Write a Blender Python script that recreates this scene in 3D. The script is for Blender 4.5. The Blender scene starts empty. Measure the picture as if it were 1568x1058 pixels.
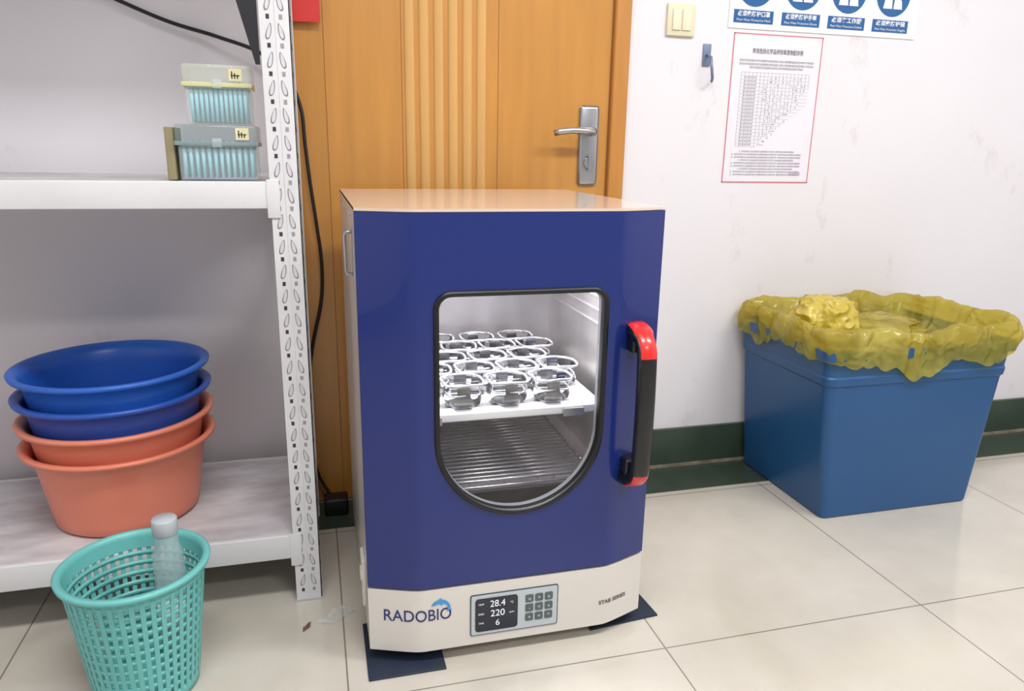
import bpy, bmesh, math, random
from mathutils import Vector, Matrix, noise
random.seed(7)
C=bpy.context; SC=C.scene
try:
    SC.view_settings.view_transform='Standard'
    SC.view_settings.look='None'
except Exception: pass
ZOOM=None

# ------------------------------------------------------------------ materials
def lin(c):
    o=[]
    for v in c[:3]:
        v=v/255.0
        o.append(v/12.92 if v<=.04045 else ((v+.055)/1.055)**2.4)
    return (*o,1.0)
def setin(b,names,val):
    for n in names:
        if n in b.inputs:
            b.inputs[n].default_value=val; return
def mat(name,col,rough=.5,metal=0.,var=0.,vscale=6.,bump=0.,bscale=80.,emit=None,estr=0.,alpha=None,coat=0.,trans=0.,stretch=None,spec=None,col2=None,p0=.3,p1=.7,bdist=.01,bdet=2.,bdistort=0.):
    m=bpy.data.materials.new(name); m.use_nodes=True
    nt=m.node_tree; b=nt.nodes['Principled BSDF']
    c=lin(col); b.inputs['Base Color'].default_value=c
    b.inputs['Roughness'].default_value=rough; b.inputs['Metallic'].default_value=metal
    if spec is not None: setin(b,['Specular IOR Level','Specular'],spec)
    if coat: setin(b,['Coat Weight','Clearcoat'],coat)
    if trans: setin(b,['Transmission Weight','Transmission'],trans)
    tc=nt.nodes.new('ShaderNodeTexCoord')
    src=tc.outputs['Object']
    if stretch:
        mp=nt.nodes.new('ShaderNodeMapping'); mp.inputs['Scale'].default_value=stretch
        nt.links.new(src,mp.inputs['Vector']); src=mp.outputs['Vector']
    if var or col2:
        n=nt.nodes.new('ShaderNodeTexNoise'); n.inputs['Scale'].default_value=vscale
        n.inputs['Detail'].default_value=5
        nt.links.new(src,n.inputs['Vector'])
        r=nt.nodes.new('ShaderNodeValToRGB')
        r.color_ramp.elements[0].position=p0; r.color_ramp.elements[1].position=p1
        k=1-var
        r.color_ramp.elements[0].color=lin(col2) if col2 else (c[0]*k,c[1]*k,c[2]*k,1)
        r.color_ramp.elements[1].color=c
        nt.links.new(n.outputs['Fac'],r.inputs['Fac'])
        nt.links.new(r.outputs['Color'],b.inputs['Base Color'])
    if bump:
        n2=nt.nodes.new('ShaderNodeTexNoise'); n2.inputs['Scale'].default_value=bscale
        n2.inputs['Detail'].default_value=bdet; n2.inputs['Distortion'].default_value=bdistort
        nt.links.new(src,n2.inputs['Vector'])
        bp=nt.nodes.new('ShaderNodeBump'); bp.inputs['Strength'].default_value=bump
        bp.inputs['Distance'].default_value=bdist
        nt.links.new(n2.outputs['Fac'],bp.inputs['Height'])
        nt.links.new(bp.outputs['Normal'],b.inputs['Normal'])
    if emit:
        setin(b,['Emission Color','Emission'],lin(emit)); b.inputs['Emission Strength'].default_value=estr
    if alpha is not None:
        b.inputs['Alpha'].default_value=alpha
    return m
def glassmat(name,tint=(250,252,252),gl=.08,rough=.02):
    m=bpy.data.materials.new(name); m.use_nodes=True; nt=m.node_tree
    nt.nodes.clear()
    o=nt.nodes.new('ShaderNodeOutputMaterial'); t=nt.nodes.new('ShaderNodeBsdfTransparent'); g=nt.nodes.new('ShaderNodeBsdfGlossy')
    t.inputs['Color'].default_value=lin(tint); g.inputs['Roughness'].default_value=rough
    mx=nt.nodes.new('ShaderNodeMixShader'); mx.inputs[0].default_value=gl
    nt.links.new(t.outputs[0],mx.inputs[1]); nt.links.new(g.outputs[0],mx.inputs[2]); nt.links.new(mx.outputs[0],o.inputs[0])
    return m

# ------------------------------------------------------------------ mesh builder
class MB:
    def __init__(s): s.v=[];s.f=[];s.m=[];s.s=[]
    def add(s,vs,fs,mat=0,smooth=False):
        o=len(s.v); s.v+= [Vector(p) for p in vs]
        for f in fs: s.f.append([i+o for i in f]); s.m.append(mat); s.s.append(smooth)
    def box(s,x0,x1,y0,y1,z0,z1,mat=0,b=0.):
        if b<=0:
            vs=[(x,y,z) for z in (z0,z1) for y in (y0,y1) for x in (x0,x1)]
            s.add(vs,[(0,2,3,1),(4,5,7,6),(0,1,5,4),(2,6,7,3),(0,4,6,2),(1,3,7,5)],mat)
        else:
            bm=bmesh.new(); bmesh.ops.create_cube(bm,size=1)
            for v in bm.verts:
                v.co=Vector(((x0+x1)/2+v.co.x*(x1-x0),(y0+y1)/2+v.co.y*(y1-y0),(z0+z1)/2+v.co.z*(z1-z0)))
            bmesh.ops.bevel(bm,geom=bm.edges[:],offset=b,segments=3,profile=.5,affect='EDGES')
            s.bm(bm,mat,True)
    def bm(s,bm,mat=0,smooth=False):
        bm.verts.ensure_lookup_table(); bm.verts.index_update()
        s.add([v.co.copy() for v in bm.verts],[[v.index for v in f.verts] for f in bm.faces],mat,smooth); bm.free()
    def cyl(s,p0,p1,r0,r1=None,n=24,mat=0,caps=True,smooth=True):
        if r1 is None:r1=r0
        p0=Vector(p0);p1=Vector(p1);d=(p1-p0).normalized()
        a=d.orthogonal().normalized();b=d.cross(a)
        vs=[];fs=[]
        for p,r in((p0,r0),(p1,r1)):
            for i in range(n):
                t=2*math.pi*i/n; vs.append(p+a*math.cos(t)*r+b*math.sin(t)*r)
        for i in range(n): fs.append((i,(i+1)%n,n+(i+1)%n,n+i))
        s.add(vs,fs,mat,smooth)
        if caps: s.add(vs,[list(range(n))[::-1],list(range(n,2*n))],mat,False)
    def tube(s,path,r,n=8,mat=0,closed=False,rad=None):
        P=[Vector(p) for p in path]; N=len(P); vs=[];fs=[]
        up=Vector((0,0,1)); pa=None
        for i,p in enumerate(P):
            if closed: d=(P[(i+1)%N]-P[i-1])
            else: d=(P[min(i+1,N-1)]-P[max(i-1,0)])
            d.normalize()
            if pa is None: a=d.orthogonal().normalized()
            else:
                a=pa-d*pa.dot(d)
                a=a.normalized() if a.length>1e-6 else d.orthogonal().normalized()
            pa=a; b=d.cross(a); rr=rad[i] if rad else r
            for k in range(n):
                t=2*math.pi*k/n; vs.append(p+a*math.cos(t)*rr+b*math.sin(t)*rr)
        for i in range(N if closed else N-1):
            j=(i+1)%N
            for k in range(n): fs.append((i*n+k,i*n+(k+1)%n,j*n+(k+1)%n,j*n+k))
        if not closed: fs+= [list(range(n))[::-1],list(range((N-1)*n,N*n))]
        s.add(vs,fs,mat,True)
    def lathe(s,prof,c,n=64,mat=0,smooth=True):
        vs=[];fs=[];K=len(prof)
        for i in range(n):
            t=2*math.pi*i/n
            for r,z in prof: vs.append((c[0]+r*math.cos(t),c[1]+r*math.sin(t),c[2]+z))
        for i in range(n):
            j=(i+1)%n
            for k in range(K-1): fs.append((i*K+k,j*K+k,j*K+k+1,i*K+k+1))
        s.add(vs,fs,mat,smooth)
    def build(s,name,mats,parent=None,bevel=0.,solid=0.,weld=True,auto=True,sub=0):
        me=bpy.data.meshes.new(name)
        xs=[v.x for v in s.v];ys=[v.y for v in s.v];zs=[v.z for v in s.v]
        c=Vector(((min(xs)+max(xs))/2,(min(ys)+max(ys))/2,min(zs)))
        me.from_pydata([v-c for v in s.v],[],s.f)
        for m in (mats if isinstance(mats,(list,tuple)) else [mats]): me.materials.append(m)
        me.polygons.foreach_set('material_index',s.m); me.polygons.foreach_set('use_smooth',s.s)
        bm=bmesh.new(); bm.from_mesh(me)
        if weld: bmesh.ops.remove_doubles(bm,verts=bm.verts,dist=1e-5)
        bmesh.ops.recalc_face_normals(bm,faces=bm.faces); bm.to_mesh(me); bm.free()
        me.update()
        o=bpy.data.objects.new(name,me); SC.collection.objects.link(o); o.location=c
        if solid:
            md=o.modifiers.new('solid','SOLIDIFY'); md.thickness=solid; md.offset=0
        if bevel:
            md=o.modifiers.new('bev','BEVEL'); md.width=bevel; md.segments=2; md.limit_method='ANGLE'; md.angle_limit=math.radians(40)
        if sub:
            md=o.modifiers.new('sub','SUBSURF'); md.levels=sub; md.render_levels=sub
        if parent: par(o,parent)
        return o
def par(o,e):
    o.parent=e; o.matrix_parent_inverse=Matrix.Translation(-Vector(e.location))
def empty(name,loc):
    e=bpy.data.objects.new(name,None); e.empty_display_size=.05; e.location=loc; SC.collection.objects.link(e); return e
def text_mesh(txt,size,bold=0.,width=None,spacing=1.0):
    cu=bpy.data.curves.new('t','FONT'); cu.body=txt; cu.size=size; cu.align_x='CENTER'; cu.align_y='CENTER'
    cu.resolution_u=4; cu.offset=bold; cu.space_character=spacing
    ob=bpy.data.objects.new('t',cu); SC.collection.objects.link(ob)
    dg=C.evaluated_depsgraph_get(); dg.update()
    me=bpy.data.meshes.new_from_object(ob.evaluated_get(dg))
    vs=[v.co.copy() for v in me.vertices]; fs=[list(p.vertices) for p in me.polygons]
    bpy.data.objects.remove(ob); bpy.data.meshes.remove(me)
    if width and vs:
        w=max(v.x for v in vs)-min(v.x for v in vs)
        if w>0:
            k=width/w
            for v in vs: v.x*=k
    return vs,fs
def text_on(mb,txt,x,z,yf,size,mat=0,bold=0.,width=None,off=.0008):
    vs,fs=text_mesh(txt,size,bold,width)
    if not vs: return
    out=[]
    for v in vs:
        X=x+v.x; out.append((X,(yf(X) if callable(yf) else yf)-off,z+v.y))
    mb.add(out,fs,mat)
def nz(p,s): return noise.noise(Vector(p)*s)

# ------------------------------------------------------------------ room
YW=2.043; XL=-1.6; XR=3.0; YF=-2.4; ZC=2.75
def wall_mat():
    m=mat('wall_paint',(229,225,228),.5,var=.04,vscale=2.2); nt=m.node_tree; b=nt.nodes['Principled BSDF']
    old=b.inputs['Base Color'].links[0].from_socket
    g=nt.nodes.new('ShaderNodeNewGeometry')
    mp=nt.nodes.new('ShaderNodeMapping'); mp.inputs['Scale'].default_value=(1.3,1,.8); nt.links.new(g.outputs['Position'],mp.inputs[0])
    n=nt.nodes.new('ShaderNodeTexNoise'); n.inputs['Scale'].default_value=4.5; n.inputs['Detail'].default_value=9; n.inputs['Roughness'].default_value=.72
    nt.links.new(mp.outputs[0],n.inputs['Vector'])
    r=nt.nodes.new('ShaderNodeValToRGB'); r.color_ramp.elements[0].position=.60; r.color_ramp.elements[0].color=(1,1,1,1); r.color_ramp.elements[1].position=.78; r.color_ramp.elements[1].color=lin((214,204,200))
    nt.links.new(n.outputs['Fac'],r.inputs[0])
    mx=nt.nodes.new('ShaderNodeMix'); mx.data_type='RGBA'; mx.blend_type='MULTIPLY'; mx.inputs[0].default_value=.8
    nt.links.new(old,mx.inputs[6]); nt.links.new(r.outputs[0],mx.inputs[7]); nt.links.new(mx.outputs[2],b.inputs['Base Color'])
    return m
M_wall=wall_mat()
M_ceil=mat('ceiling_paint',(240,240,240),.8,var=.02)
def floor_mat():
    m=bpy.data.materials.new('floor_tiles'); m.use_nodes=True; nt=m.node_tree; b=nt.nodes['Principled BSDF']
    N=nt.nodes.new; L=nt.links.new
    g=N('ShaderNodeNewGeometry'); sp=N('ShaderNodeSeparateXYZ'); L(g.outputs['Position'],sp.inputs[0])
    def M(op,a,bv):
        n=N('ShaderNodeMath'); n.operation=op
        if isinstance(a,(int,float)): n.inputs[0].default_value=a
        else: L(a,n.inputs[0])
        if isinstance(bv,(int,float)): n.inputs[1].default_value=bv
        else: L(bv,n.inputs[1])
        return n.outputs[0]
    def dist(ax,off):
        t=M('DIVIDE',M('SUBTRACT',sp.outputs[ax],off),.645)
        fr=M('SUBTRACT',t,M('ROUND',t,0)); 
        return M('MULTIPLY',M('ABSOLUTE',fr,0),.645)
    d=M('MINIMUM',dist('X',.0225),dist('Y',1.1945))
    mr=N('ShaderNodeMapRange'); mr.inputs['From Min'].default_value=.0008; mr.inputs['From Max'].default_value=.0022
    L(d,mr.inputs['Value'])
    no=N('ShaderNodeTexNoise'); no.inputs['Scale'].default_value=3.; no.inputs['Detail'].default_value=8; no.inputs['Roughness'].default_value=.6
    L(g.outputs['Position'],no.inputs['Vector'])
    cr=N('ShaderNodeValToRGB'); cr.color_ramp.elements[0].position=.3; cr.color_ramp.elements[1].position=.7
    cr.color_ramp.elements[0].color=lin((188,181,168)); cr.color_ramp.elements[1].color=lin((205,199,187))
    L(no.outputs['Fac'],cr.inputs['Fac'])
    mx=N('ShaderNodeMix'); mx.data_type='RGBA'; L(mr.outputs[0],mx.inputs[0]); mx.inputs[6].default_value=lin((120,112,104)); L(cr.outputs['Color'],mx.inputs[7])
    L(mx.outputs[2],b.inputs['Base Color'])
    b.inputs['Roughness'].default_value=.12
    setin(b,['Specular IOR Level','Specular'],.75)
    return m
M_floor=floor_mat()
def room_box(name,a,m):
    mb=MB(); mb.box(*a); return mb.build(name,m)
room_box('floor',(XL,XR,YF,YW,-.1,0),M_floor)
room_box('ceiling',(XL,XR,YF,YW,ZC,ZC+.1),M_ceil)
room_box('wall_back',(XL-.1,XR+.1,YW,YW+.1,-.1,ZC+.1),M_wall)
room_box('wall_left',(XL-.1,XL,YF,YW,-.1,ZC+.1),M_wall)
room_box('wall_right',(XR,XR+.1,YF,YW,-.1,ZC+.1),M_wall)
M_green=mat('baseboard_green',(62,78,64),.35,var=.3,vscale=9)
M_green2=mat('border_green',(66,78,66),.2,var=.25,vscale=7)
M_dirt=mat('grout_dirty',(150,138,118),.8,var=.5,vscale=30)
DX0,DX1=-.03,.82; FW=.05; DZ=2.08
mb=MB(); mb.box(DX1+FW,XR,YW-.012,YW,0,.132); mb.box(DX1+FW,XR,YW-.018,YW,0,.010,1)
mb.build('baseboard_back',[M_green,M_dirt])
mb=MB(); mb.box(XL,DX0-FW,YW-.012,YW,0,.132); mb.build('baseboard_back_left',M_green)
mb=MB(); mb.box(XR-.012,XR,YF,YW-.02,0,.132); mb.build('baseboard_right',M_green)
mb=MB(); mb.box(XL,XL+.012,YF,YW-.02,0,.132); mb.build('baseboard_left',M_green)
mb=MB(); mb.box(XL+.013,XR-.013,1.862,YW-.019,0,.0015); mb.build('trim_floor_border',M_green2)

# ------------------------------------------------------------------ door_1
M_wood=mat('door_wood',(203,143,66),.3,var=.16,vscale=3.,stretch=(9,9,.8),coat=.45)
M_wood2=mat('door_flute_wood',(214,166,98),.3,var=.1,vscale=3.,stretch=(9,9,.8),coat=.4)
M_seam=mat('door_seam',(140,88,40),.6)
M_steel=mat('brushed_steel',(190,190,192),.28,metal=1.,var=.1,vscale=20)
door=empty('door_1',(.395,YW,0))
mb=MB(); mb.box(DX0,DX1,YW-.014,YW-.002,.005,DZ)
mb.build('door_panel',M_wood,door)
mb=MB()
mb.box(DX0-FW,DX0-.003,YW-.03,YW-.001,0,DZ+FW,b=.006); mb.box(DX1+.003,DX1+FW,YW-.03,YW-.001,0,DZ+FW,b=.006); mb.box(DX0-FW,DX1+FW,YW-.031,YW-.001,DZ+.003,DZ+FW,b=.006)
mb.build('door_frame',mat('frame_wood',(196,134,62),.4,var=.15,stretch=(9,9,.8)),door)
mb=MB()
for k in range(6):
    xc_=.264+k*.038
    vs=[];fs=[];n=8
    for z in (.15,DZ-.15):
        for i in range(n+1):
            t=math.pi*i/n; vs.append((xc_-.013*math.cos(t),YW-.014-.006*math.sin(t),z))
    for i in range(n): fs.append((i,i+1,n+2+i,n+1+i))
    mb.add(vs,fs,0,True)
mb.build('door_flutes',M_wood2,door)
mb=MB(); mb.box(.4995,.5010,YW-.0147,YW-.013,.005,DZ); mb.box(.243,.2445,YW-.0147,YW-.013,.005,DZ); mb.box(.05,.0515,YW-.0147,YW-.013,.005,DZ); mb.box(DX1-.001,DX1+.003,YW-.0147,YW-.003,.005,DZ)
mb.build('door_grooves',M_seam,door)
mb=MB(); hdx=-.008
mb.box(.742+hdx,.798+hdx,YW-.024,YW-.013,.905,1.12,b=.008)
mb.cyl((.77+hdx,YW-.02,1.05),(.77+hdx,YW-.06,1.05),.012)
mb.tube([(.77+hdx,YW-.06,1.05),(.765+hdx,YW-.067,1.05),(.74+hdx,YW-.07,1.051),(.70+hdx,YW-.07,1.052),(.67+hdx,YW-.066,1.048),(.655+hdx,YW-.06,1.044)],.009,12)
mb.cyl((.77+hdx,YW-.02,.965),(.77+hdx,YW-.034,.965),.015); mb.box(.766+hdx,.774+hdx,YW-.037,YW-.03,.945,.985)
mb.build('door_handle',M_steel,door)

# ------------------------------------------------------------------ incubator
INC=empty('benchtop_incubator_shaker',(.36,1.59,0))
x0,x1=.0697,.6497; xc=.3597; zb,zt=.03,.8995
def F(x):
    t=(abs(x-xc)-.185)/.105
    if t<=0: return 1.262
    return 1.262+.035*(math.sqrt(t*t+.03)-math.sqrt(.03))/(math.sqrt(1.03)-math.sqrt(.03))
M_body=mat('cream_powdercoat',(216,210,202),.3,var=.02,vscale=5,coat=.3)
M_blue=mat('blue_powdercoat',(23,41,110),.3,var=.04,vscale=3,coat=.35,spec=.4)
M_black=mat('black_rubber',(14,14,16),.35)
M_inox=mat('cavity_inox',(200,196,198),.3,metal=.75,var=.32,vscale=4,stretch=(2,2,1))  # mottled reflections of the cavity walls are painted into the steel colour
YB=1.312; YE=1.892
mb=MB()
mb.box(x0,x0+.0015,YB,YE,zb,zt-.001); mb.box(x1-.0015,x1,YB,YE,zb,zt-.001)
mb.box(x0,x1,YE-.0015,YE,zb,zt-.001); mb.box(x0,x1,YB,YE,zb,zb+.0015)
mb.box(x0,.12,YB,YB+.002,zb,zt-.001); mb.box(.60,x1,YB,YB+.002,zb,zt-.001); mb.box(.12,.60,YB,YB+.002,zb,.20); mb.box(.12,.60,YB,YB+.002,.80,zt-.001)
mb.build('body_shell',M_body,INC)
xsn=[x0+(x1-x0)*i/60 for i in range(61)]
def curved_slab(mb,z0,z1,yback,mat=0):
    vs=[];fs=[]
    for z in (z0,z1):
        for x in xsn: vs.append((x,F(x),z))
    n=len(xsn)
    for i in range(n-1): fs.append((i,i+1,n+i+1,n+i))
    mb.add(vs,fs,mat,True)
    vs2=[]
    for z in (z0,z1):
        for x in xsn: vs2.append((x,F(x),z))
        for x in xsn: vs2.append((x,yback,z))
    fs2=[]
    for b in (0,2*n):
        for i in range(n-1): fs2.append((b+i,b+i+1,b+n+i+1,b+n+i))
    fs2.append((0,n,3*n,2*n)); fs2.append((n-1,2*n-1,4*n-1,3*n-1)); 
    for i in range(n-1): fs2.append((n+i,n+i+1,3*n+i+1,3*n+i))
    mb.add(vs2,fs2,mat,False)
M_top=mat('top_cream',(220,198,180),.22,var=.03,vscale=5,coat=.5)
mb=MB(); curved_slab(mb,zt-.005,zt,YE,0); mb.build('top_plate',M_top,INC,weld=False)
mb=MB(); curved_slab(mb,zb,.166,YB,0); mb.build('control_fascia',M_body,INC,weld=False)
WX0,WX1,WZT=.199,.529,.756; R=(WX1-WX0)/2; WXC=(WX0+WX1)/2; WZC=.313+R
def window_loop(n=144):
    P=[]
    rc=.032
    for i in range(60): t=math.pi+math.pi*i/60; P.append((WXC+R*math.cos(t),WZC+R*math.sin(t)))
    for i in range(12): P.append((WX1,WZC+(WZT-rc-WZC)*i/12))
    for i in range(8): t=math.pi/2*i/8; P.append((WX1-rc+rc*math.cos(t),WZT-rc+rc*math.sin(t)))
    for i in range(12): P.append((WX1-rc+(WX0-WX1+2*rc)*i/12,WZT+.0))
    for i in range(8): t=math.pi/2+math.pi/2*i/8; P.append((WX0+rc+rc*math.cos(t),WZT-rc+rc*math.sin(t)))
    for i in range(12): P.append((WX0,WZT-rc+(WZC-WZT+rc)*i/12))
    return P
WL=window_loop()
def loop_normals(P):
    out=[];n=len(P)
    for i in range(n):
        a=Vector(P[i-1]);b=Vector(P[(i+1)%n]);d=(b-a).normalized(); out.append(Vector((d.y,-d.x)))
    return out
WN=loop_normals(WL)
dz0,dz1=.171,zt-.006
cx0,cx1=xc-.18,xc+.18
mb=MB()
N=len(WL); outer=[]
for (x,z) in WL:
    dx,dz=x-WXC,z-.52
    ts=[]
    if dx>1e-9: ts.append((cx1-WXC)/dx)
    if dx<-1e-9: ts.append((cx0-WXC)/dx)
    if dz>1e-9: ts.append((dz1-.52)/dz)
    if dz<-1e-9: ts.append((dz0-.52)/dz)
    t=min(ts); outer.append([WXC+dx*t,.52+dz*t])
for c in ((cx0,dz0),(cx1,dz0),(cx0,dz1),(cx1,dz1)):
    k=min(range(N),key=lambda i:(outer[i][0]-c[0])**2+(outer[i][1]-c[1])**2); outer[k]=list(c)
YD=1.262
vs=[(p[0],YD,p[1]) for p in WL]+[(p[0],YD,p[1]) for p in outer]
mb.add(vs,[(i,(i+1)%N,N+(i+1)%N,N+i) for i in range(N)],0,False)
for (a,b) in ((x0,cx0),(cx1,x1)):
    xs=[a+(b-a)*i/24 for i in range(25)]
    vs=[(x,F(x),z) for z in (dz0,dz1) for x in xs]; mb.add(vs,[(i,i+1,26+i,25+i) for i in range(24)],0,True)
xs=xsn;n=len(xs)
for z in (dz0,dz1):
    vs=[(x,F(x),z) for x in xs]+[(x,YB-.001,z) for x in xs]; mb.add(vs,[(i,i+1,n+i+1,n+i) for i in range(n-1)],0,False)
for x in (x0,x1):
    mb.add([(x,F(x),dz0),(x,YB-.001,dz0),(x,YB-.001,dz1),(x,F(x),dz1)],[(0,1,2,3)],0)
mb.build('door_skin',M_blue,INC,weld=False)
mb=MB(); prof=[(.001,0),(.0005,-.004),(-.004,-.0065),(-.009,-.0045),(-.0095,0),(-.0095,.012),(-.0095,.024)]
vs=[];K=len(prof)
for (p,nn) in zip(WL,WN):
    for (o,h) in prof: vs.append((p[0]+nn.x*o,YD+h,p[1]+nn.y*o))
for k in range(K-1):
    mb.add(vs,[(i*K+k,((i+1)%N)*K+k,((i+1)%N)*K+k+1,i*K+k+1) for i in range(N)],1 if k==K-2 else 0,True)
mb.build('window_gasket',[M_black,mat('door_inner_grey',(150,150,154),.35,metal=.6)],INC)
mb=MB()
mb.add([(p[0]-nn.x*.009,YD+.01,p[1]-nn.y*.009) for p,nn in zip(WL,WN)],[list(range(N))],0)
mb.build('window_glass',glassmat('window_glass_mat',gl=.06),INC)
mb=MB(); a,b,c,d,e,f=.12,.60,YB+.001,1.84,.20,.80
vs=[(x,y,z) for z in (e,f) for y in (c,d) for x in (a,b)]
mb.add(vs,[(0,2,3,1),(4,5,7,6),(2,6,7,3),(0,4,6,2),(1,3,7,5)],0)
mb.build('cavity_liner',M_inox,INC)
mb=MB()
for z in (.63,.66,.69): mb.box(.5965,.5995,1.45,1.78,z,z+.0025)
mb.box(.597,.5995,1.40,1.8,.735,.737)
for k in range(5): mb.cyl((.2+.08*k,1.839,.77),(.2+.08*k,1.836,.77),.004,n=10)
mb.build('cavity_vents',mat('vent_grey',(190,188,190),.4,metal=.6),INC)
M_plat=mat('platform_white',(232,230,230),.35,metal=.1,var=.03)
M_clamp=mat('clamp_steel',(150,150,156),.22,metal=1.,var=.5,vscale=40)  # darker, blotchy steel colour stands in for dark reflections on the clamps
M_ring=mat('ring_steel',(205,205,210),.2,metal=.7,var=.15,vscale=50)
PZ=.493
mb=MB(); mb.box(.122,.568,1.355,1.80,PZ-.018,PZ,0,b=.003); mb.box(.15,.53,1.44,1.76,PZ-.05,PZ-.018,1)
for xx in (.205,.50): mb.box(xx-.022,xx+.022,1.346,1.358,PZ-.020,PZ-.004,2); 
mb.build('shaking_platform',[M_plat,mat('drive_dark',(70,68,70),.5),mat('bracket_grey',(150,150,155),.3,metal=.7)],INC)
mb=MB()
def clamp(cx,cy,r=.040,h=.052,ang=0.):
    ring=[]
    for i in range(40):
        t=2*math.pi*i/40; k=(abs(math.cos(t+ang))**3.4+abs(math.sin(t+ang))**3.4)**(-1/3.4)
        ring.append((cx+r*k*1.02*math.cos(t),cy+r*k*1.02*math.sin(t),PZ+h+.001*math.cos(4*(t+ang))))
    mb.tube(ring,.0031,6,closed=True,mat=1)
    ring2=[(cx+(p[0]-cx)*.86,cy+(p[1]-cy)*.86,p[2]-.022) for p in ring]
    mb.tube(ring2,.002,6,closed=True,mat=1)
    mb.cyl((cx,cy,PZ+.0005),(cx,cy,PZ+.005),.031,n=20)
    mb.cyl((cx,cy,PZ+.005),(cx,cy,PZ+.009),.006,n=8,mat=1)
    for q in range(4):
        t=ang+q*math.pi/2; ca,sa=math.cos(t),math.sin(t)
        pts=[(.024,.003),(.034,.007),(.039,.018),(.037,.030),(.034,.040),(.039,h)]
        vs=[]
        for (rr,zz) in pts:
            w=.013+ (.006 if zz<.02 else 0)
            for s_ in (-1,1): vs.append((cx+rr*ca-s_*w*sa,cy+rr*sa+s_*w*ca,PZ+zz))
        mb.add(vs,[(2*i,2*i+1,2*i+3,2*i+2) for i in range(len(pts)-1)],0,True)
for (Y,XS) in ((1.405,(.178,.272,.366,.460)),(1.495,(.223,.317,.411,.505)),(1.585,(.178,.272,.366,.460)),(1.675,(.223,.317,.411,.505)),(1.755,(.178,.278,.378,.478))):
    for X in XS: clamp(X+.006,Y,ang=random.uniform(-.12,.12))
mb.build('flask_clamps',[M_clamp,M_ring],INC,weld=False)
mb=MB(); RZ=.345
for i in range(19):
    y=1.37+i*.0195; mb.tube([(.125,y,RZ),(.55,y,RZ)],.0024,6)
for x in (.13,.548): mb.tube([(x,1.355,RZ-.005),(x,1.735,RZ-.005)],.003,6)
mb.tube([(.125,1.352,RZ),(.55,1.352,RZ)],.0035,8); mb.tube([(.125,1.352,RZ-.014),(.55,1.352,RZ-.014)],.003,8)
for i in range(12): mb.tube([(.14+i*.036,1.352,RZ),(.14+i*.036,1.352,RZ-.014)],.0015,5)
mb.build('wire_rack',M_ring,INC)
mb=MB(); mb.box(.12,.60,1.36,1.8,RZ-.030,RZ-.026); mb.build('rack_tray',mat('tray_grey',(168,156,158),.4,metal=.5),INC)
mb=MB(); mb.cyl((.15,1.37,.785),(.57,1.37,.785),.008); mb.build('cavity_lamp',mat('lamp_white',(255,255,255),.5,emit=(255,255,255),estr=3),INC)
def area(name,loc,sx,sy,power,rot=(0,0,0),col=(1,1,1),parent=None):
    l=bpy.data.lights.new(name,'AREA'); l.shape='RECTANGLE'; l.size=sx; l.size_y=sy; l.energy=power; l.color=col
    o=bpy.data.objects.new(name,l); o.location=loc; o.rotation_euler=rot; SC.collection.objects.link(o)
    if parent: par(o,parent)
    return o
area('cavity_light',(.36,1.45,.775),.42,.16,6.2,parent=INC,col=(1,.975,.985))
M_red=mat('red_plastic',(218,38,32),.28,coat=.3)
mb=MB(); hx=.592; hy=F(hx)
pts=[]
for i in range(9):
    a=math.pi/2*i/8; pts.append((.060*math.sin(a),.672-.045*(1-math.cos(a))))
for i in range(1,12): pts.append((.060+.004*math.sin(math.pi*i/12),.627-(.627-.402)*i/12))
for i in range(9):
    a=math.pi/2*i/8; pts.append((.060*math.cos(a),.402-.040*math.sin(a)))
W2=[.022 if i<4 or i>len(pts)-5 else .0175 for i in range(len(pts))]
T=.017
vs=[];ring=12
for i,(o,z) in enumerate(pts):
    a=pts[max(i-1,0)];b=pts[min(i+1,len(pts)-1)]
    d=Vector((b[0]-a[0],b[1]-a[1])).normalized(); nn=Vector((-d.y,d.x))
    if nn.dot(Vector((o-.02,(z-.515)*.3)))<0: nn=-nn
    for k in range(ring):
        t=2*math.pi*k/ring; u=math.cos(t);v=math.sin(t)
        su=(abs(u)**.6)*(1 if u>0 else -1); sv=(abs(v)**.6)*(1 if v>0 else -1)
        vs.append((hx+W2[i]*su, hy-(o+nn.x*T*.8*sv), z+nn.y*T*.8*sv))
mb.v=[Vector(v) for v in vs]
S_=len(pts)
for i in range(S_-1):
    for k in range(ring):
        red=(i<8 or i>=S_-8) and (1<=k<=4)
        mb.f.append([i*ring+k,i*ring+(k+1)%ring,(i+1)*ring+(k+1)%ring,(i+1)*ring+k]); mb.m.append(1 if red else 0); mb.s.append(True)
mb.f.append(list(range(ring))); mb.m.append(0); mb.s.append(False)
mb.f.append(list(range((S_-1)*ring,S_*ring))); mb.m.append(0); mb.s.append(False)
mb.box(hx-.018,hx+.018,hy-.034,hy+.006,.628,.662,0,b=.006); mb.box(hx-.018,hx+.018,hy-.034,hy+.006,.374,.41,0,b=.006)
mb.build('door_handle_grip',[mat('handle_black',(18,18,20),.3,coat=.2),M_red],INC)
mb=MB()
mb.tube([(x0,1.36,.852),(x0-.012,1.36,.852),(x0-.015,1.36,.846),(x0-.015,1.36,.782),(x0-.012,1.36,.776),(x0,1.36,.776)],.003,8)
mb.box(x0-.002,x0,1.35,1.37,.768,.86)
mb.build('side_latch',M_steel,INC)
mb=MB(); mb.box(x0-.008,x0,1.34,1.40,.10,.20,b=.002); mb.box(x0-.011,x0,1.345,1.375,.155,.175,b=.002); mb.build('side_connector_cover',M_body,INC)
mb=MB()
for (y,z) in ((1.40,.88),(1.80,.88)): mb.cyl((x0,y,z),(x0-.002,y,z),.004,n=10)
mb.build('side_screws',M_steel,INC)
mb=MB()
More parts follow.
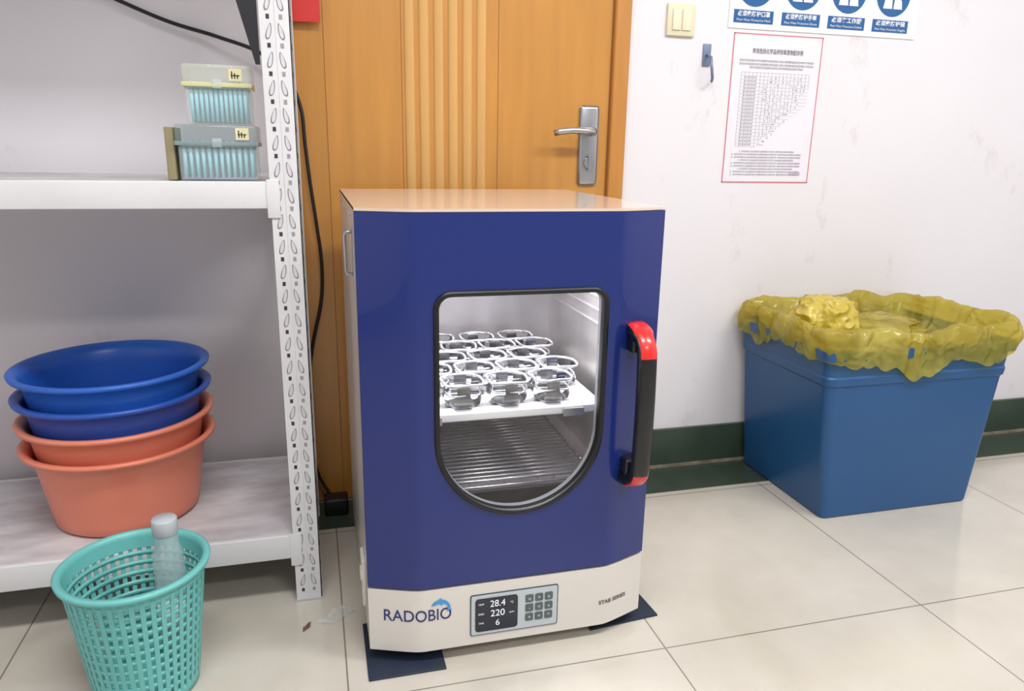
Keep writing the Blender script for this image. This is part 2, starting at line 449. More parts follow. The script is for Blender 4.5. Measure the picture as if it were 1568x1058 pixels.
for (x,y) in ((.13,1.35),(.59,1.35),(.13,1.84),(.59,1.84)): mb.cyl((x,y,.0045),(x,y,zb),.02)
mb.build('feet',M_black,INC)
M_navy=mat('navy_print',(34,44,110),.5); M_sky=mat('sky_print',(60,150,215),.5)
M_pan=mat('panel_grey',(186,194,197),.35); M_pline=mat('panel_line',(50,76,86),.4); M_lcd=mat('lcd_dark',(34,38,52),.15)
M_digit=mat('lcd_digit',(225,230,240),.5,emit=(235,240,255),estr=.3); M_key=mat('keypad',(84,94,98),.5)
mb=MB(); text_on(mb,'RADOBIO',.1625,.110,F,.036,0,bold=.0002,width=.130); text_on(mb,'STAB SERIES',.575,.083,F,.0125,1,bold=.0003,width=.068)
mb.build('fascia_lettering',[M_navy,mat('grey_print',(90,85,85),.5)],INC,weld=False)
dol=[(0,2),(4,8),(10,12),(17,14),(20,19),(23,14),(30,12),(36,7),(39,2),(42,-4),(41,-9),(46,-13),(39,-13),(34,-17),(35,-11),(37,-7),(35,-2),(30,3),(25,4),(23,-2),(19,4),(12,3),(6,1)]
mb=MB(); mb.add([(.188+p[0]*.00092,F(.2)-.0012,.1305+p[1]*.00092) for p in dol],[list(range(len(dol)))],0)
mb.build('dolphin_logo',M_sky,INC)
def rrect(ax0,ax1,az0,az1,r,n=6):
    P=[]
    for (cx_,cz_,s) in ((ax1-r,az1-r,0),(ax0+r,az1-r,1),(ax0+r,az0+r,2),(ax1-r,az0+r,3)):
        for i in range(n+1):
            t=math.pi/2*(s+i/n); P.append((cx_+r*math.cos(t),cz_+r*math.sin(t)))
    return P
def plate(mb,a0,a1,b0,b1,r,y0,y1,mat):
    P=rrect(a0,a1,b0,b1,r); n=len(P)
    vs=[(p[0],y0,p[1]) for p in P]+[(p[0],y1,p[1]) for p in P]
    mb.add(vs,[list(range(n))]+[(i,(i+1)%n,n+(i+1)%n,n+i) for i in range(n)],mat)
mb=MB()
plate(mb,.266,.450,.050,.143,.005,YD-.0015,YD,1)
plate(mb,.2682,.4478,.0522,.1408,.004,YD-.0022,YD,0)
plate(mb,.276,.364,.0585,.1335,.007,YD-.003,YD,2)
for i in range(3):
    for j in range(3): plate(mb,.380+i*.0205,.397+i*.0205,.068+j*.0215,.0855+j*.0215,.003,YD-.0032,YD,3)
for (t,x,z,s,w) in (('28.4',.322,.1195,.021,.031),('220',.322,.0975,.021,.029),('6',.322,.0755,.019,.008),('rpm',.351,.096,.0065,.010),('°C',.351,.118,.0065,.007),('TEMP',.288,.121,.0055,.012),('SPEED',.288,.099,.0055,.012),('TIME',.288,.078,.0055,.011)):
    text_on(mb,t,x,z,YD-.0031,s,4,bold=0,width=w)
for i in range(3):
    for j in range(3):
        text_on(mb,['+','-','o','<','=','>','^','v','x'][i*3+j],.3885+i*.0205,.0767+j*.0215,YD-.0033,.011,5)
mb.build('display_panel',[M_pan,M_pline,M_lcd,M_key,M_digit,mat('key_white',(225,230,230),.5)],INC,weld=False)
M_mat=mat('navy_rubber',(30,42,62),.6,var=.3,vscale=12)
mb=MB(); mb.box(.062,.214,1.238,1.42,0,.004,b=.0015); mb.build('rubber_foot_pad',M_mat)
mb=MB(); mb.add([(.535,1.285,0),(.70,1.30,0),(.69,1.42,0),(.53,1.41,0),(.535,1.285,.004),(.70,1.30,.004),(.69,1.42,.004),(.53,1.41,.004)],[(0,3,2,1),(4,5,6,7),(0,1,5,4),(1,2,6,5),(2,3,7,6),(3,0,4,7)]); mb.build('rubber_foot_pad',M_mat)

# ------------------------------------------------------------------ storage rack
RK=empty('steel_storage_rack',(-.55,1.77,0))
M_rw=mat('rack_white',(220,219,220),.4,var=.06,vscale=10)
M_hole=mat('slot_shadow',(58,52,58),.8); M_slot=mat('slot_grey',(120,115,122),.8)
SX0,SX1,SY0,SY1=-1.12,-.02,1.54,1.995; ZTOP=1.95
mb=MB()
def post(mb,x,y,sx,sy):
    w=.055;t=.002
    xa,xb=sorted((x,x+sx*w)); ya,yb=sorted((y,y+sy*t)); mb.box(xa,xb,ya,yb,0,ZTOP)
    xa,xb=sorted((x,x+sx*t)); ya,yb=sorted((y,y+sy*w)); mb.box(xa,xb,ya,yb,0,ZTOP)
post(mb,SX1,SY0,-1,1);post(mb,SX0,SY0,1,1);post(mb,SX1,SY1,-1,-1);post(mb,SX0,SY1,1,-1)
mb.build('posts',M_rw,RK)
mb=MB()
def slots(mb,xe,y,dirx,ny):
    z=.03
    while z<ZTOP-.05:
        for (cx,sg) in ((.0175,1),(.039,-1)):
            X=xe+dirx*cx
            P=[];n=14
            for i in range(n):
                t=2*math.pi*i/n; rr=.0046*(1-.4*math.sin(t)); px=rr*math.cos(t); pz=.0145*math.sin(t)
                P.append((X+px+sg*dirx*pz*.25,y,z+.024+pz))
            Q=[(X+(p[0]-X)*.72,y-ny*.0006,z+.024+(p[2]-z-.024)*.86) for p in P]
            mb.add([(p[0],y-ny*.0003,p[2]) for p in P],[list(range(n))],1); mb.add(Q,[list(range(n))],2)
            mb.box(X-.003+sg*.001,X+.003+sg*.001,y-.0004,y+.0004,z-.0045,z+.0035,0 if sg<0 else 3)
        z+=.05
slots(mb,SX1,SY0-.0003,-1,1); slots(mb,SX0,SY0-.0003,1,1)
z=.03
while z<ZTOP-.05:
    mb.box(SX1-.0005,SX1+.0006,SY0+.02,SY0+.03,z-.005,z+.005,0); z+=.05
mb.box(SX1-.0275,SX1-.0268,SY0-.0007,SY0,0,ZTOP,2)
mb.build('post_slots',[M_hole,M_slot,mat('slot_inner',(206,203,208),.6),mat('slot_mid',(150,146,152),.7)],RK,weld=False)
M_shelf=mat('shelf_top_scuffed',(214,210,212),.5,var=.25,vscale=9,col2=(176,172,176),stretch=(1,2.5,1))
mb=MB(); 
for zt_,h in ((.168,.056),(.931,.052),(1.62,.052)):
    mb.box(SX0+.004,SX1-.056,SY0-.001,SY0+.012,zt_-h,zt_,0,b=.002); mb.box(SX0+.004,SX1-.01,SY1-.012,SY1,zt_-h,zt_,0,b=.002)
    mb.box(SX1-.014,SX1-.003,SY0+.01,SY1-.01,zt_-h,zt_,0); mb.box(SX0+.003,SX0+.014,SY0+.01,SY1-.01,zt_-h,zt_,0)
    mb.box(SX1-.062,SX1-.038,SY0-.003,SY0-.0005,zt_-h-.018,zt_+.004,0,b=.001)
    mb.box(SX0+.006,SX1-.004,SY0+.003,SY1-.003,zt_-.008,zt_-.001,1)
mb.build('shelves',[M_rw,M_shelf],RK)
mb=MB(); mb.add([(-.078,SY0-.002,1.145),(-.078,SY0-.002,1.56),(-.19,SY0-.002,1.56),(-.086,SY0-.002,1.145),(-.078,SY0+.004,1.145),(-.078,SY0+.004,1.56),(-.19,SY0+.004,1.56),(-.086,SY0+.004,1.145)],[(0,3,2,1),(4,5,6,7),(0,1,5,4),(1,2,6,5),(2,3,7,6),(3,0,4,7)])
mb.build('corner_gusset',mat('gusset_black',(26,26,32),.5),RK)
mb=MB()
for x in (SX1-.028,SX0+.028):
    for y in (SY0+.026,SY1-.026): mb.box(x-.029,x+.029,y-.028,y+.028,0,.006)
mb.build('foot_caps',mat('foot_cap',(190,188,190),.6),RK)

# ------------------------------------------------------------------ pipette tip boxes
def shell_mat(name,col,a):
    m=mat(name,col,.2,coat=.2); nt=m.node_tree
    b=nt.nodes['Principled BSDF']; o=[n for n in nt.nodes if n.type=='OUTPUT_MATERIAL'][0]
    t=nt.nodes.new('ShaderNodeBsdfTransparent'); t.inputs['Color'].default_value=(1,1,1,1)
    mx=nt.nodes.new('ShaderNodeMixShader'); mx.inputs[0].default_value=a
    nt.links.new(t.outputs[0],mx.inputs[1]); nt.links.new(b.outputs[0],mx.inputs[2]); nt.links.new(mx.outputs[0],o.inputs[0]); return m
M_clear=shell_mat('box_clear',(222,236,236),.28); M_lidg=shell_mat('lid_greygreen',(140,160,160),.38); M_lidy=shell_mat('lid_pale',(222,226,208),.30)
M_band=mat('band_yellow',(206,204,150),.5)
M_tip=mat('tip_blue',(150,214,228),.4,var=.1); M_rackp=mat('tip_rack',(212,224,224),.5); M_lab=mat('label_cream',(222,214,170),.7); M_ink=mat('ink',(25,25,30),.7)
def tipbox(x0_,x1_,y0_,y1_,z0_,z1_,lid,band):
    e=empty('pipette_tip_box',((x0_+x1_)/2,(y0_+y1_)/2,z0_))
    zl=z0_+(z1_-z0_)*.64
    mb=MB(); mb.box(x0_+.004,x1_-.004,y0_+.004,y1_-.004,z0_,zl,0,b=.004); mb.build('base',M_clear,e)
    mb=MB(); mb.box(x0_,x1_,y0_,y1_,zl,z1_,0,b=.006)
    mb.build('lid',lid,e)
    mb=MB(); mb.box(x0_-.001,x1_+.001,y0_-.001,y0_+.003,zl-.002,zl+.006,0,b=.001); mb.box(x0_-.001,x0_+.003,y0_,y1_,zl-.002,zl+.006,0,b=.001); mb.box(x1_-.003,x1_+.001,y0_,y1_,zl-.002,zl+.006,0,b=.001)
    mb.build('rim_band',band,e)
    mb=MB(); mb.box(x0_+.008,x1_-.008,y0_+.008,y1_-.008,zl-.004,zl-.001,1)
    nx=12
    for i in range(nx):
        for j in range(5):
            X=x0_+.014+(x1_-x0_-.028)*i/(nx-1); Y=y0_+.012+(y1_-y0_-.024)*j/4
            mb.cyl((X,Y,zl-.001),(X,Y,z0_+.004),.0042,.0024,n=8)
            mb.cyl((X,Y,zl-.001),(X,Y,zl+.008),.0036,.004,n=8)
    mb.build('tips',[M_tip,M_rackp],e)
    mb=MB(); mb.box((x0_+x1_)/2-.009,(x0_+x1_)/2+.009,y0_-.004,y0_,zl-.004,zl+.012,0,b=.002); mb.build('latch',M_clear,e)
    mb=MB(); lx=x1_-.04; mb.box(lx,lx+.024,y0_-.0012,y0_-.0002,zl+.010,zl+.032,0)
    for k in range(3): mb.box(lx+.005+k*.005,lx+.007+k*.005,y0_-.0018,y0_-.0008,zl+.014,zl+.027-.003*k,1)
    mb.box(lx+.004,lx+.02,y0_-.0018,y0_-.0008,zl+.019,zl+.0205,1)
    mb.build('label',[M_lab,M_ink],e)
    return e
tipbox(-.243,-.093,1.565,1.675,.9315,1.036,M_lidg,mat('band_grey',(128,146,146),.5))
tipbox(-.222,-.098,1.568,1.668,1.0365,1.145,M_lidy,M_band)
mb=MB(); mb.box(-.262,-.246,1.575,1.67,.9315,1.03,b=.002); mb.build('cardboard_sleeve',mat('card_brown',(150,140,105),.8,var=.2))

# ------------------------------------------------------------------ basins
def basin(z0_,col,nm):
    R0,R1,h=.152,.190,.188; t=.0025
    pr=[(0,0),(R0-.008,0),(R0,.006)]
    for i in range(1,9): pr.append((R0+(R1-.012-R0)*i/8,.006+(h-.02-.006)*i/8))
    pr+=[(R1,h-.012),(R1+.010,h-.010),(R1+.012,h-.003),(R1+.008,h),(R1-.002,h-.001),(R1-.010,h-.012)]
    for i in range(8,0,-1): pr.append((R0-t+(R1-.012-R0)*i/8,.008+(h-.022-.006)*i/8))
    pr+=[(R0-.01,.0035),(0,.0035)]
    mb=MB(); mb.lathe(pr,(-.448,1.765,z0_),72); mb.build('plastic_basin',col)
M_bl=mat('basin_blue',(42,100,196),.32,var=.08,vscale=8); M_bl2=mat('basin_blue_deep',(44,84,176),.32,var=.08); M_sal=mat('basin_salmon',(232,136,110),.35,var=.08)
basin(.1685,M_sal,0); basin(.225,M_sal,0); basin(.282,M_bl2,0); basin(.337,M_bl,0)

# ------------------------------------------------------------------ turquoise basket
def basket():
    cx,cy=-.345,1.335; h=.262; r0,r1=.088,.119
    e=empty('plastic_wastebasket',(cx,cy,0))
    M=mat('turquoise_plastic',(110,190,186),.35,var=.1)
    rad=lambda z:r0+(r1-r0)*z/h
    mb=MB(); n=96
    def ring(za,zb_):
        vs=[]
        for i in range(n):
            t=2*math.pi*i/n
            for q in (za,zb_): vs.append((cx+rad(q)*math.cos(t),cy+rad(q)*math.sin(t),q))
        mb.add(vs,[(2*i,2*((i+1)%n),2*((i+1)%n)+1,2*i+1) for i in range(n)],0,True)
    ring(.001,.026)
    z=.026; 
    while z<h-.03:
        ring(z+.011,z+.0195); z+=.0195
    for i in range(44):
        t=2*math.pi*i/44; w=.0040
        vs=[]
        for q in (.02,h-.02):
            for s in (-1,1): vs.append((cx+(rad(q)+.0008)*math.cos(t)-s*w*math.sin(t),cy+(rad(q)+.0008)*math.sin(t)+s*w*math.cos(t),q))
        mb.add(vs,[(0,1,3,2)],0)
    mb.add([(cx+r0*math.cos(2*math.pi*i/48),cy+r0*math.sin(2*math.pi*i/48),.002) for i in range(48)],[list(range(48))],0)
    mb.build('lattice_body',M,e,solid=.003,weld=False)
    mb=MB(); mb.lathe([(rad(h-.03),h-.034),(r1+.001,h-.012),(r1+.009,h-.010),(r1+.011,h-.003),(r1+.007,h),(r1-.002,h-.001),(r1-.003,h-.012),(rad(h-.03)-.003,h-.034)],(cx,cy,0),96)
    mb.build('rim',M,e)
    b=MB(); b.lathe([(0,.0),(.026,0),(.028,.004),(.028,.20),(.026,.255),(.022,.27),(.020,.30)],(-.292,1.36,.005),32)
    b.build('bottle_body',shell_mat('bottle_clear',(196,214,216),.45),e)
    b=MB(); b.lathe([(0,.325),(.021,.325),(.0225,.322),(.0225,.296),(.0215,.294)],(-.292,1.36,.005),24); b.lathe([(.0282,.09),(.0284,.09),(.0284,.17),(.0282,.17)],(-.292,1.36,.005),24,1)
    b.build('bottle_cap',[mat('cap_grey',(180,185,188),.4),mat('bottle_label',(215,220,222),.6)],e)
basket()

# ------------------------------------------------------------------ waste bin + bag
BN=empty('blue_waste_bin',(1.62,1.81,0))
M_bin=mat('bin_blue',(28,80,130),.33,var=.06,vscale=5)
def rr_loop(ax0,ax1,ay0,ay1,r,z,n=8):
    P=[]
    for (cx,cy,s) in ((ax1-r,ay1-r,0),(ax0+r,ay1-r,1),(ax0+r,ay0+r,2),(ax1-r,ay0+r,3)):
        for i in range(n+1):
            t=math.pi/2*(s+i/n); P.append((cx+r*math.cos(t),cy+r*math.sin(t),z))
    return P
bx0,bx1,by0,by1=1.352,1.86,1.602,2.012; BH=.50
def lvl(z,off=0,r=.018):
    k=z/BH; ex=.052*k+off; ey=.012*k+off
    return rr_loop(bx0-ex,bx1+ex,by0-ey,min(by1+ey*.4,2.022),r+.01*k,z)
def skin(mb,loops,mat=0,smooth=True,cap0=False):
    n=len(loops[0]);vs=[p for l in loops for p in l];fs=[]
    for a in range(len(loops)-1):
        for i in range(n): fs.append((a*n+i,a*n+(i+1)%n,(a+1)*n+(i+1)%n,(a+1)*n+i))
    mb.add(vs,fs,mat,smooth)
    if cap0: mb.add(loops[0],[list(range(n))],mat)
mb=MB()
L=[lvl(0,-.004),lvl(.006,0)]+[lvl(z) for z in (.1,.2,.3,.395)]+[lvl(.40,.004),lvl(.42,.005),lvl(.425,.002),lvl(.47,.002),lvl(.472,.014),lvl(.498,.014),lvl(.50,.010),lvl(.50,-.002),lvl(.40,-.004),lvl(.01,-.004)]
skin(mb,L,0,False,True); mb.add(lvl(.01,-.004),[list(range(36))])
mb.build('bin_body',M_bin,BN,bevel=.002)
def film_mat(name,c1,c2,tmin,tmax):
    m=mat(name,c1,.17,col2=c2,vscale=7,coat=.3); nt=m.node_tree
    b=nt.nodes['Principled BSDF']; o=[n for n in nt.nodes if n.type=='OUTPUT_MATERIAL'][0]
    tc=nt.nodes.new('ShaderNodeTexCoord')
    # crease network : distorted ridged noise driving a bump
    nn=nt.nodes.new('ShaderNodeTexNoise'); nn.inputs['Scale'].default_value=9; nn.inputs['Detail'].default_value=2; nn.inputs['Distortion'].default_value=.8
    nt.links.new(tc.outputs['Object'],nn.inputs['Vector'])
    s=nt.nodes.new('ShaderNodeMath'); s.operation='SUBTRACT'; s.inputs[1].default_value=.5; nt.links.new(nn.outputs['Fac'],s.inputs[0])
    ab=nt.nodes.new('ShaderNodeMath'); ab.operation='ABSOLUTE'; nt.links.new(s.outputs[0],ab.inputs[0])
    bp=nt.nodes.new('ShaderNodeBump'); bp.inputs['Strength'].default_value=.8; bp.inputs['Distance'].default_value=.05; bp.invert=True
    nt.links.new(ab.outputs[0],bp.inputs['Height']); nt.links.new(bp.outputs['Normal'],b.inputs['Normal'])
    t=nt.nodes.new('ShaderNodeBsdfTranslucent'); t.inputs['Color'].default_value=lin((228,208,84))
    tr=nt.nodes.new('ShaderNodeBsdfTransparent'); tr.inputs['Color'].default_value=lin((236,224,140))
    mx=nt.nodes.new('ShaderNodeMixShader'); mx.inputs[0].default_value=.35
    mx2=nt.nodes.new('ShaderNodeMixShader')
    n=nt.nodes.new('ShaderNodeTexNoise'); n.inputs['Scale'].default_value=6; n.inputs['Detail'].default_value=2; n.inputs['Distortion'].default_value=1.
    nt.links.new(tc.outputs['Object'],n.inputs['Vector'])
    mr=nt.nodes.new('ShaderNodeMapRange'); mr.inputs['From Min'].default_value=.38; mr.inputs['From Max'].default_value=.62; mr.inputs['To Min'].default_value=tmin; mr.inputs['To Max'].default_value=tmax
    nt.links.new(n.outputs['Fac'],mr.inputs['Value']); nt.links.new(mr.outputs[0],mx2.inputs[0])
    nt.links.new(b.outputs[0],mx.inputs[1]); nt.links.new(t.outputs[0],mx.inputs[2]); nt.links.new(mx.outputs[0],mx2.inputs[1]); nt.links.new(tr.outputs[0],mx2.inputs[2]); nt.links.new(mx2.outputs[0],o.inputs[0]); return m
M_bag=film_mat('yellow_bag',(214,202,104),(196,182,74),.22,.55)
NB=320
def bagloop(off,z,pleat,zamp,seed,n=NB):
    ax0,ax1,ay0,ay1=bx0-.052,bx1+.052,by0-.012,2.012
    base=rr_loop(ax0-off,ax1+off,ay0-off,min(ay1+off,2.026),max(.02,.03+off*.5),z,n=8)
    P=[Vector(p) for p in base]; P.append(P[0]); L=[0]
    for i in range(1,len(P)): L.append(L[-1]+(P[i]-P[i-1]).length)
    out=[]
    for k in range(n):
        d=L[-1]*k/n; i=max(j for j in range(len(L)) if L[j]<=d+1e-9); i=min(i,len(P)-2)
        t=(d-L[i])/max(L[i+1]-L[i],1e-9); p=P[i].lerp(P[i+1],t)
        c=Vector((1.61,1.80,z)); dr=(p-c); dr.z=0; dr.normalize()
        ang=2*math.pi*k/n; q=Vector((math.cos(ang)*3.2,math.sin(ang)*3.2,z*3.5))
        a=1-2*abs(nz(q,1.7)); b=1-2*abs(nz(q+Vector((5,2,1)),3.6))
        p=p+dr*((a-.6)*pleat+(b-.7)*pleat*.35)
        p.y=min(p.y,2.036)
        p.z+=nz(q+Vector((0,9,seed*.15)),.8)*zamp*1.3+(.3-abs(nz(q+Vector((7,0,0)),1.9)))*zamp*.6
        out.append(p)
    return out
loops=[bagloop(.015,.458,.008,.040,1),bagloop(.018,.484,.012,.026,1.05),bagloop(.020,.502,.015,.016,1.1),bagloop(.021,.518,.018,.014,1.15),bagloop(.020,.532,.020,.014,1.2),bagloop(.016,.546,.018,.018,1.25),bagloop(.008,.555,.016,.020,1.3),bagloop(-.003,.556,.014,.020,1.35),bagloop(-.013,.545,.014,.018,1.4),bagloop(-.022,.525,.012,.018,1.5),bagloop(-.036,.498,.014,.02,1.6),bagloop(-.065,.474,.016,.022,1.8),bagloop(-.10,.462,.016,.022,2.),bagloop(-.15,.462,.010,.02,2.2)]
mb=MB(); skin(mb,loops,0,True)
cl=loops[-1]; mb.add(cl,[list(range(len(cl)))],0,True)
mb.build('bin_liner_bag',M_bag,BN,weld=False)
M_bag2=film_mat('yellow_bag_knot',(238,216,106),(212,190,70),.0,.10)
def lump(c,r,seed):
    bm=bmesh.new(); bmesh.ops.create_icosphere(bm,subdivisions=6,radius=1)
    for v in bm.verts:
        d=v.co.copy(); q=d+Vector((seed,seed*.7,2))
        a=1+.22*nz(q,1.5)+.16*(1-2*abs(nz(q,2.2)))+.02*(1-2*abs(nz(q,4.5)))
        v.co=Vector((c[0]+d.x*r[0]*a,c[1]+d.y*r[1]*a,c[2]+d.z*r[2]*a))
    return bm
mb=MB(); mb.bm(lump((1.44,1.80,.535),(.09,.08,.065),1.3),0,True); mb.bm(lump((1.65,1.82,.485),(.13,.10,.045),4.1),1,True)
mb.build('bagged_rubbish',[M_bag2,M_bag],BN,weld=False)

# ------------------------------------------------------------------ wall items
M_paper=mat('paper_white',(230,226,232),.7,var=.02); M_redl=mat('red_frame',(212,110,122),.6); M_print=mat('print_grey',(135,130,140),.8); M_printl=mat('print_light',(182,178,186),.8)
e=empty('wall_notice',(1.35,YW,.914))
nx0,nx1,nz0,nz1=1.2007,1.499,.914,1.336; ny=YW-.0015
mb=MB(); mb.box(nx0,nx1,ny,YW,nz0,nz1,0); mb.build('paper',M_paper,e)
mb=MB()
for a in ((nx0,nx1,nz1-.003,nz1),(nx0,nx1,nz0,nz0+.003),(nx0,nx0+.003,nz0,nz1),(nx1-.003,nx1,nz0,nz1)): mb.box(a[0],a[1],ny-.0006,ny,a[2],a[3],0)
mb.build('red_border',M_redl,e)
mb=MB()
text_on(mb,'常用危险化学品储存禁忌物配存表',1.35,1.288,ny,.0155,0,bold=.0003,width=.17)
for k,zz in enumerate((1.262,1.252,1.243)): text_on(mb,'危险化学品储存应符合国家标准的规定分类分库隔离储存禁忌物料不得混存',1.35,zz,ny,.0075,0,width=.25 if k<2 else .18)
tx0,tx1,tz0,tz1=1.235,1.465,1.02,1.23
for i in range(22):
    z=tz0+(tz1-tz0)*i/21; mb.box(tx0,tx1 if i>12 else tx0+.07+i*.013,ny-.0006,ny,z-.0004,z+.0004,1)
for i in range(19):
    x=tx0+(tx1-tx0)*i/18; zlo=tz0 if i<5 else tz0+(tz1-tz0)*min(.9,(i-5)/16.); mb.box(x-.0004,x+.0004,ny-.0006,ny,zlo,tz1,1)
rnd=random.Random(3)
for i in range(20):
    z=tz0+.005+(tz1-tz0)*i/21
    text_on(mb,'氧化剂 爆炸 易燃',tx0+.03,z,ny,.0055,0,width=.04)
    for k in range(6+i//2):
        x=tx0+.07+rnd.random()*(.15 if i>12 else .01*i+.02); 
        if rnd.random()<.6: mb.box(x,x+.003,ny-.0006,ny,z-.001,z+.001,0)
for k in range(9): text_on(mb,'注：表中符号表示可以混存或者消防方法相同的物品可以存放于同一库房内但应当分别堆放并保持距离',1.345,1.005-k*.0085,ny,.0062,0,width=.24 if k%3 else .19)
text_on(mb,'实验室 制',1.45,.94,ny,.009,1,width=.04)
mb.build('printed_table',[M_print,M_printl],e,weld=False)
M_sb=mat('sign_blue',(28,92,150),.4); M_sw=mat('sign_white',(230,231,236),.5)
e=empty('safety_sign_board',(1.5,YW,1.345)); sy=YW-.003
mb=MB(); mb.box(1.178,1.82,sy,YW,1.347,1.60,0); mb.build('board',M_sw,e)
mb=MB()
lab=['必须戴防护口罩','必须戴防护手套','必须穿工作服','必须戴防护镜']; en=['Must Wear Protective Mask','Must Wear Protective Gloves','Must Wear Protective Clothes','Must Wear Protective Goggles']
for i in range(4):
    cx=1.257+i*.156
    mb.box(cx-.064,cx+.064,sy-.0008,sy,1.362,1.397,0)
    n=48; cz=1.466
    mb.add([(cx+.06*math.cos(2*math.pi*k/n),sy-.0008,cz+.06*math.sin(2*math.pi*k/n)) for k in range(n)],[list(range(n))],0)
    text_on(mb,lab[i],cx,1.386,sy-.0008,.0155,1,bold=.0004,width=.105); text_on(mb,en[i],cx,1.370,sy-.0008,.009,1,width=.11)
    mb.add([(cx+.016*math.cos(2*math.pi*k/24),sy-.0016,cz+.018+.019*math.sin(2*math.pi*k/24)) for k in range(24)],[list(range(24))],1)
    sh=[(cx-.034,cz-.038),(cx+.034,cz-.038),(cx+.030,cz-.014),(cx+.012,cz-.004),(cx-.012,cz-.004),(cx-.030,cz-.014)]
    mb.add([(p[0],sy-.0016,p[1]) for p in sh],[list(range(6))],1)
    mb.add([(cx-.002,sy-.0022,cz-.038),(cx+.002,sy-.0022,cz-.038),(cx+.004,sy-.0022,cz-.006),(cx-.004,sy-.0022,cz-.006)],[(0,1,2,3)],0)
mb.build('sign_prints',[M_sb,M_sw],e,weld=False)
e=empty('light_switch',(1.03,YW,1.32)); mb=MB(); mb.box(.985,1.071,YW-.009,YW,1.315,1.40,b=.003); mb.build('plate',mat('switch_cream',(222,214,182),.4),e)
mb=MB(); mb.box(1.0,1.026,YW-.013,YW-.008,1.33,1.385,b=.002); mb.box(1.03,1.056,YW-.013,YW-.008,1.33,1.385,b=.002); mb.build('rockers',mat('switch_rocker',(230,224,198),.35),e)
mb=MB(); mb.box(1.105,1.13,YW-.005,YW,1.24,1.30,b=.002); mb.tube([(1.117,YW-.004,1.27),(1.117,YW-.03,1.262),(1.119,YW-.036,1.23),(1.124,YW-.034,1.205),(1.13,YW-.02,1.198),(1.136,YW-.012,1.205)],.004,8)
mb.build('wall_hook',mat('hook_bluegrey',(120,135,160),.4,metal=.4))
mb=MB(); mb.box(-.06,.045,YW-.034,YW-.031,1.292,1.36); mb.build('red_paper_tag',mat('tag_red',(205,50,45),.6))
M_cab=mat('cable_black',(18,18,20),.45)
def smooth_path(P,n=10):
    P=[Vector(p) for p in P]; out=[]
    for i in range(len(P)-1):
        p0=P[max(i-1,0)];p1=P[i];p2=P[i+1];p3=P[min(i+2,len(P)-1)]
        for k in range(n):
            t=k/n; out.append(.5*((2*p1)+(-p0+p2)*t+(2*p0-5*p1+4*p2-p3)*t*t+(-p0+3*p1-3*p2+p3)*t**3))
    out.append(P[-1]); return out
yc=YW-.038
mb=MB(); mb.tube(smooth_path([(-.62,YW-.01,1.40),(-.45,YW-.012,1.335),(-.31,YW-.014,1.28),(-.20,YW-.02,1.25),(-.10,yc,1.215),(-.04,yc,1.16),(-.012,yc,1.09),(-.006,yc,1.0),(.002,yc,.9),(.012,yc,.8),(.02,yc,.70),(.014,yc,.6),(-.014,yc,.48),(-.028,yc,.38),(-.034,yc,.25),(-.022,yc,.12),(-.005,yc-.005,.07),(.018,1.992,.030)]),.0045,8)
mb.build('power_cable',M_cab)
mb=MB(); mb.box(-.005,.060,1.93,1.985,.0015,.05,b=.006); mb.build('power_adapter',M_cab)
bm=bmesh.new(); bmesh.ops.create_grid(bm,x_segments=40,y_segments=24,size=1)
for v in bm.verts:
    x,y=v.co.x,v.co.y; k=1-.35*abs(y); v.co=Vector((.01+x*.042*k,1.462+y*.022*(1-.4*x*x)+.012*x,.001+.018*abs(nz((x,y,1),2.4))*(1-x*x*.7)+.010*abs(nz((x,y,4),6))))
mb=MB(); mb.bm(bm,0,True); mb.build('crumpled_plastic_film',shell_mat('film',(225,228,230),.22))
mb=MB(); vs=[]
for i in range(9):
    t=i/8; w=.005*math.sin(math.pi*min(t*1.1,1))
    for s in (-1,1): vs.append((-.062+.018*t+s*w,1.425+.03*t-s*w*.4,.0015+.004*abs(s)*math.sin(t*6)**2))
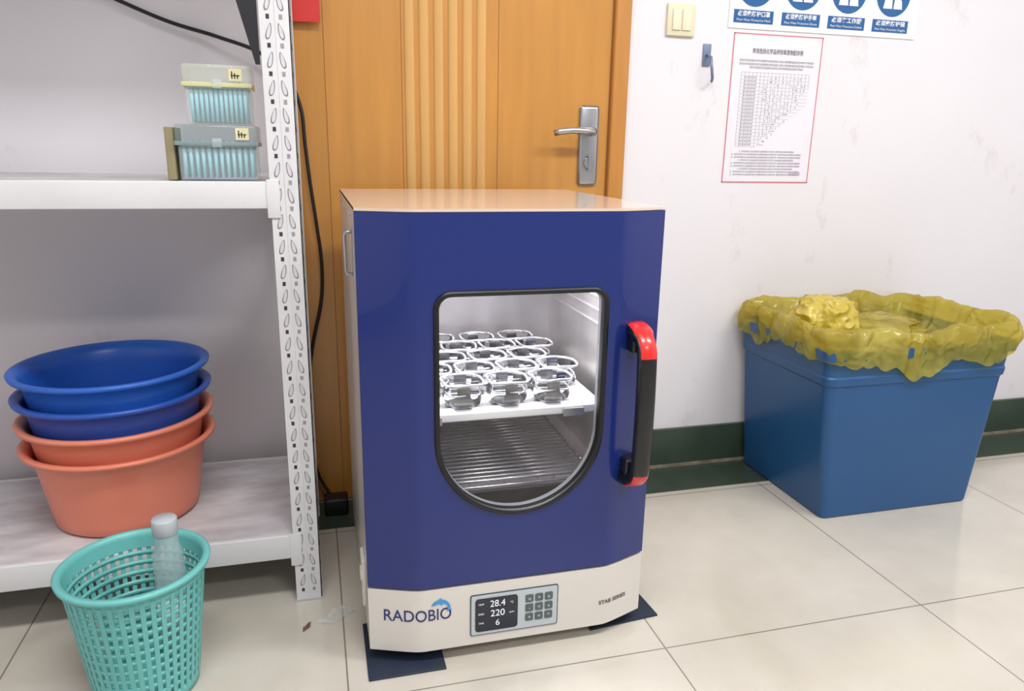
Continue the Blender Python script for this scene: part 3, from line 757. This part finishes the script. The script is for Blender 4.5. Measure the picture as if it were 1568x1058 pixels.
mb.add(vs,[(2*i,2*i+1,2*i+3,2*i+2) for i in range(8)],0,True); mb.build('dry_leaf',mat('leaf_brown',(120,92,66),.8,var=.3,vscale=60),solid=.0006)

# ------------------------------------------------------------------ ceiling lights
M_em=mat('diffuser',(255,255,255),.5,emit=(252,253,255),estr=3); M_fix=mat('fixture_white',(235,235,235),.4)
def ceil_light(x,y,p):
    e=empty('ceiling_light',(x,y,ZC))
    mb=MB(); mb.box(x-.62,x+.62,y-.17,y+.17,ZC-.06,ZC,0,b=.004); mb.build('housing',M_fix,e)
    mb=MB(); mb.box(x-.6,x+.6,y-.15,y+.15,ZC-.064,ZC-.06); mb.build('diffuser_panel',M_em,e)
    area('tube_light',(x,y,ZC-.07),1.2,.3,p,parent=e,col=(.985,.992,1))
ceil_light(.1,.4,35); ceil_light(1.9,.4,37); ceil_light(.9,-1.3,32)
w=bpy.data.worlds.new('world'); SC.world=w; w.use_nodes=True
w.node_tree.nodes['Background'].inputs[0].default_value=(.93,.95,1,1); w.node_tree.nodes['Background'].inputs[1].default_value=.5

# ------------------------------------------------------------------ camera
f,th,psi,rho=1154.2,.2598,.2654,.0175
r=Vector((math.cos(psi),-math.sin(psi),0)); fw=Vector((math.sin(psi)*math.cos(th),math.cos(psi)*math.cos(th),-math.sin(th)))
dn=Vector((-math.sin(psi)*math.sin(th),-math.cos(psi)*math.sin(th),-math.cos(th)))
Rx=r*math.cos(rho)-dn*math.sin(rho); Dn=dn*math.cos(rho)+r*math.sin(rho)
cam=bpy.data.cameras.new('camera'); co=bpy.data.objects.new('camera',cam); SC.collection.objects.link(co)
cam.sensor_fit='HORIZONTAL'; cam.sensor_width=36; cam.lens=f/1600*36; cam.clip_start=.01
if ZOOM:
    k,px,py=ZOOM; cam.lens*=k; cam.shift_x=k*(px-800)/1600; cam.shift_y=-k*(py-540)/1600
Mx=Matrix((( Rx.x,-Dn.x,-fw.x,0),(Rx.y,-Dn.y,-fw.y,0),(Rx.z,-Dn.z,-fw.z,1.0),(0,0,0,1)))
co.matrix_world=Mx
SC.camera=co
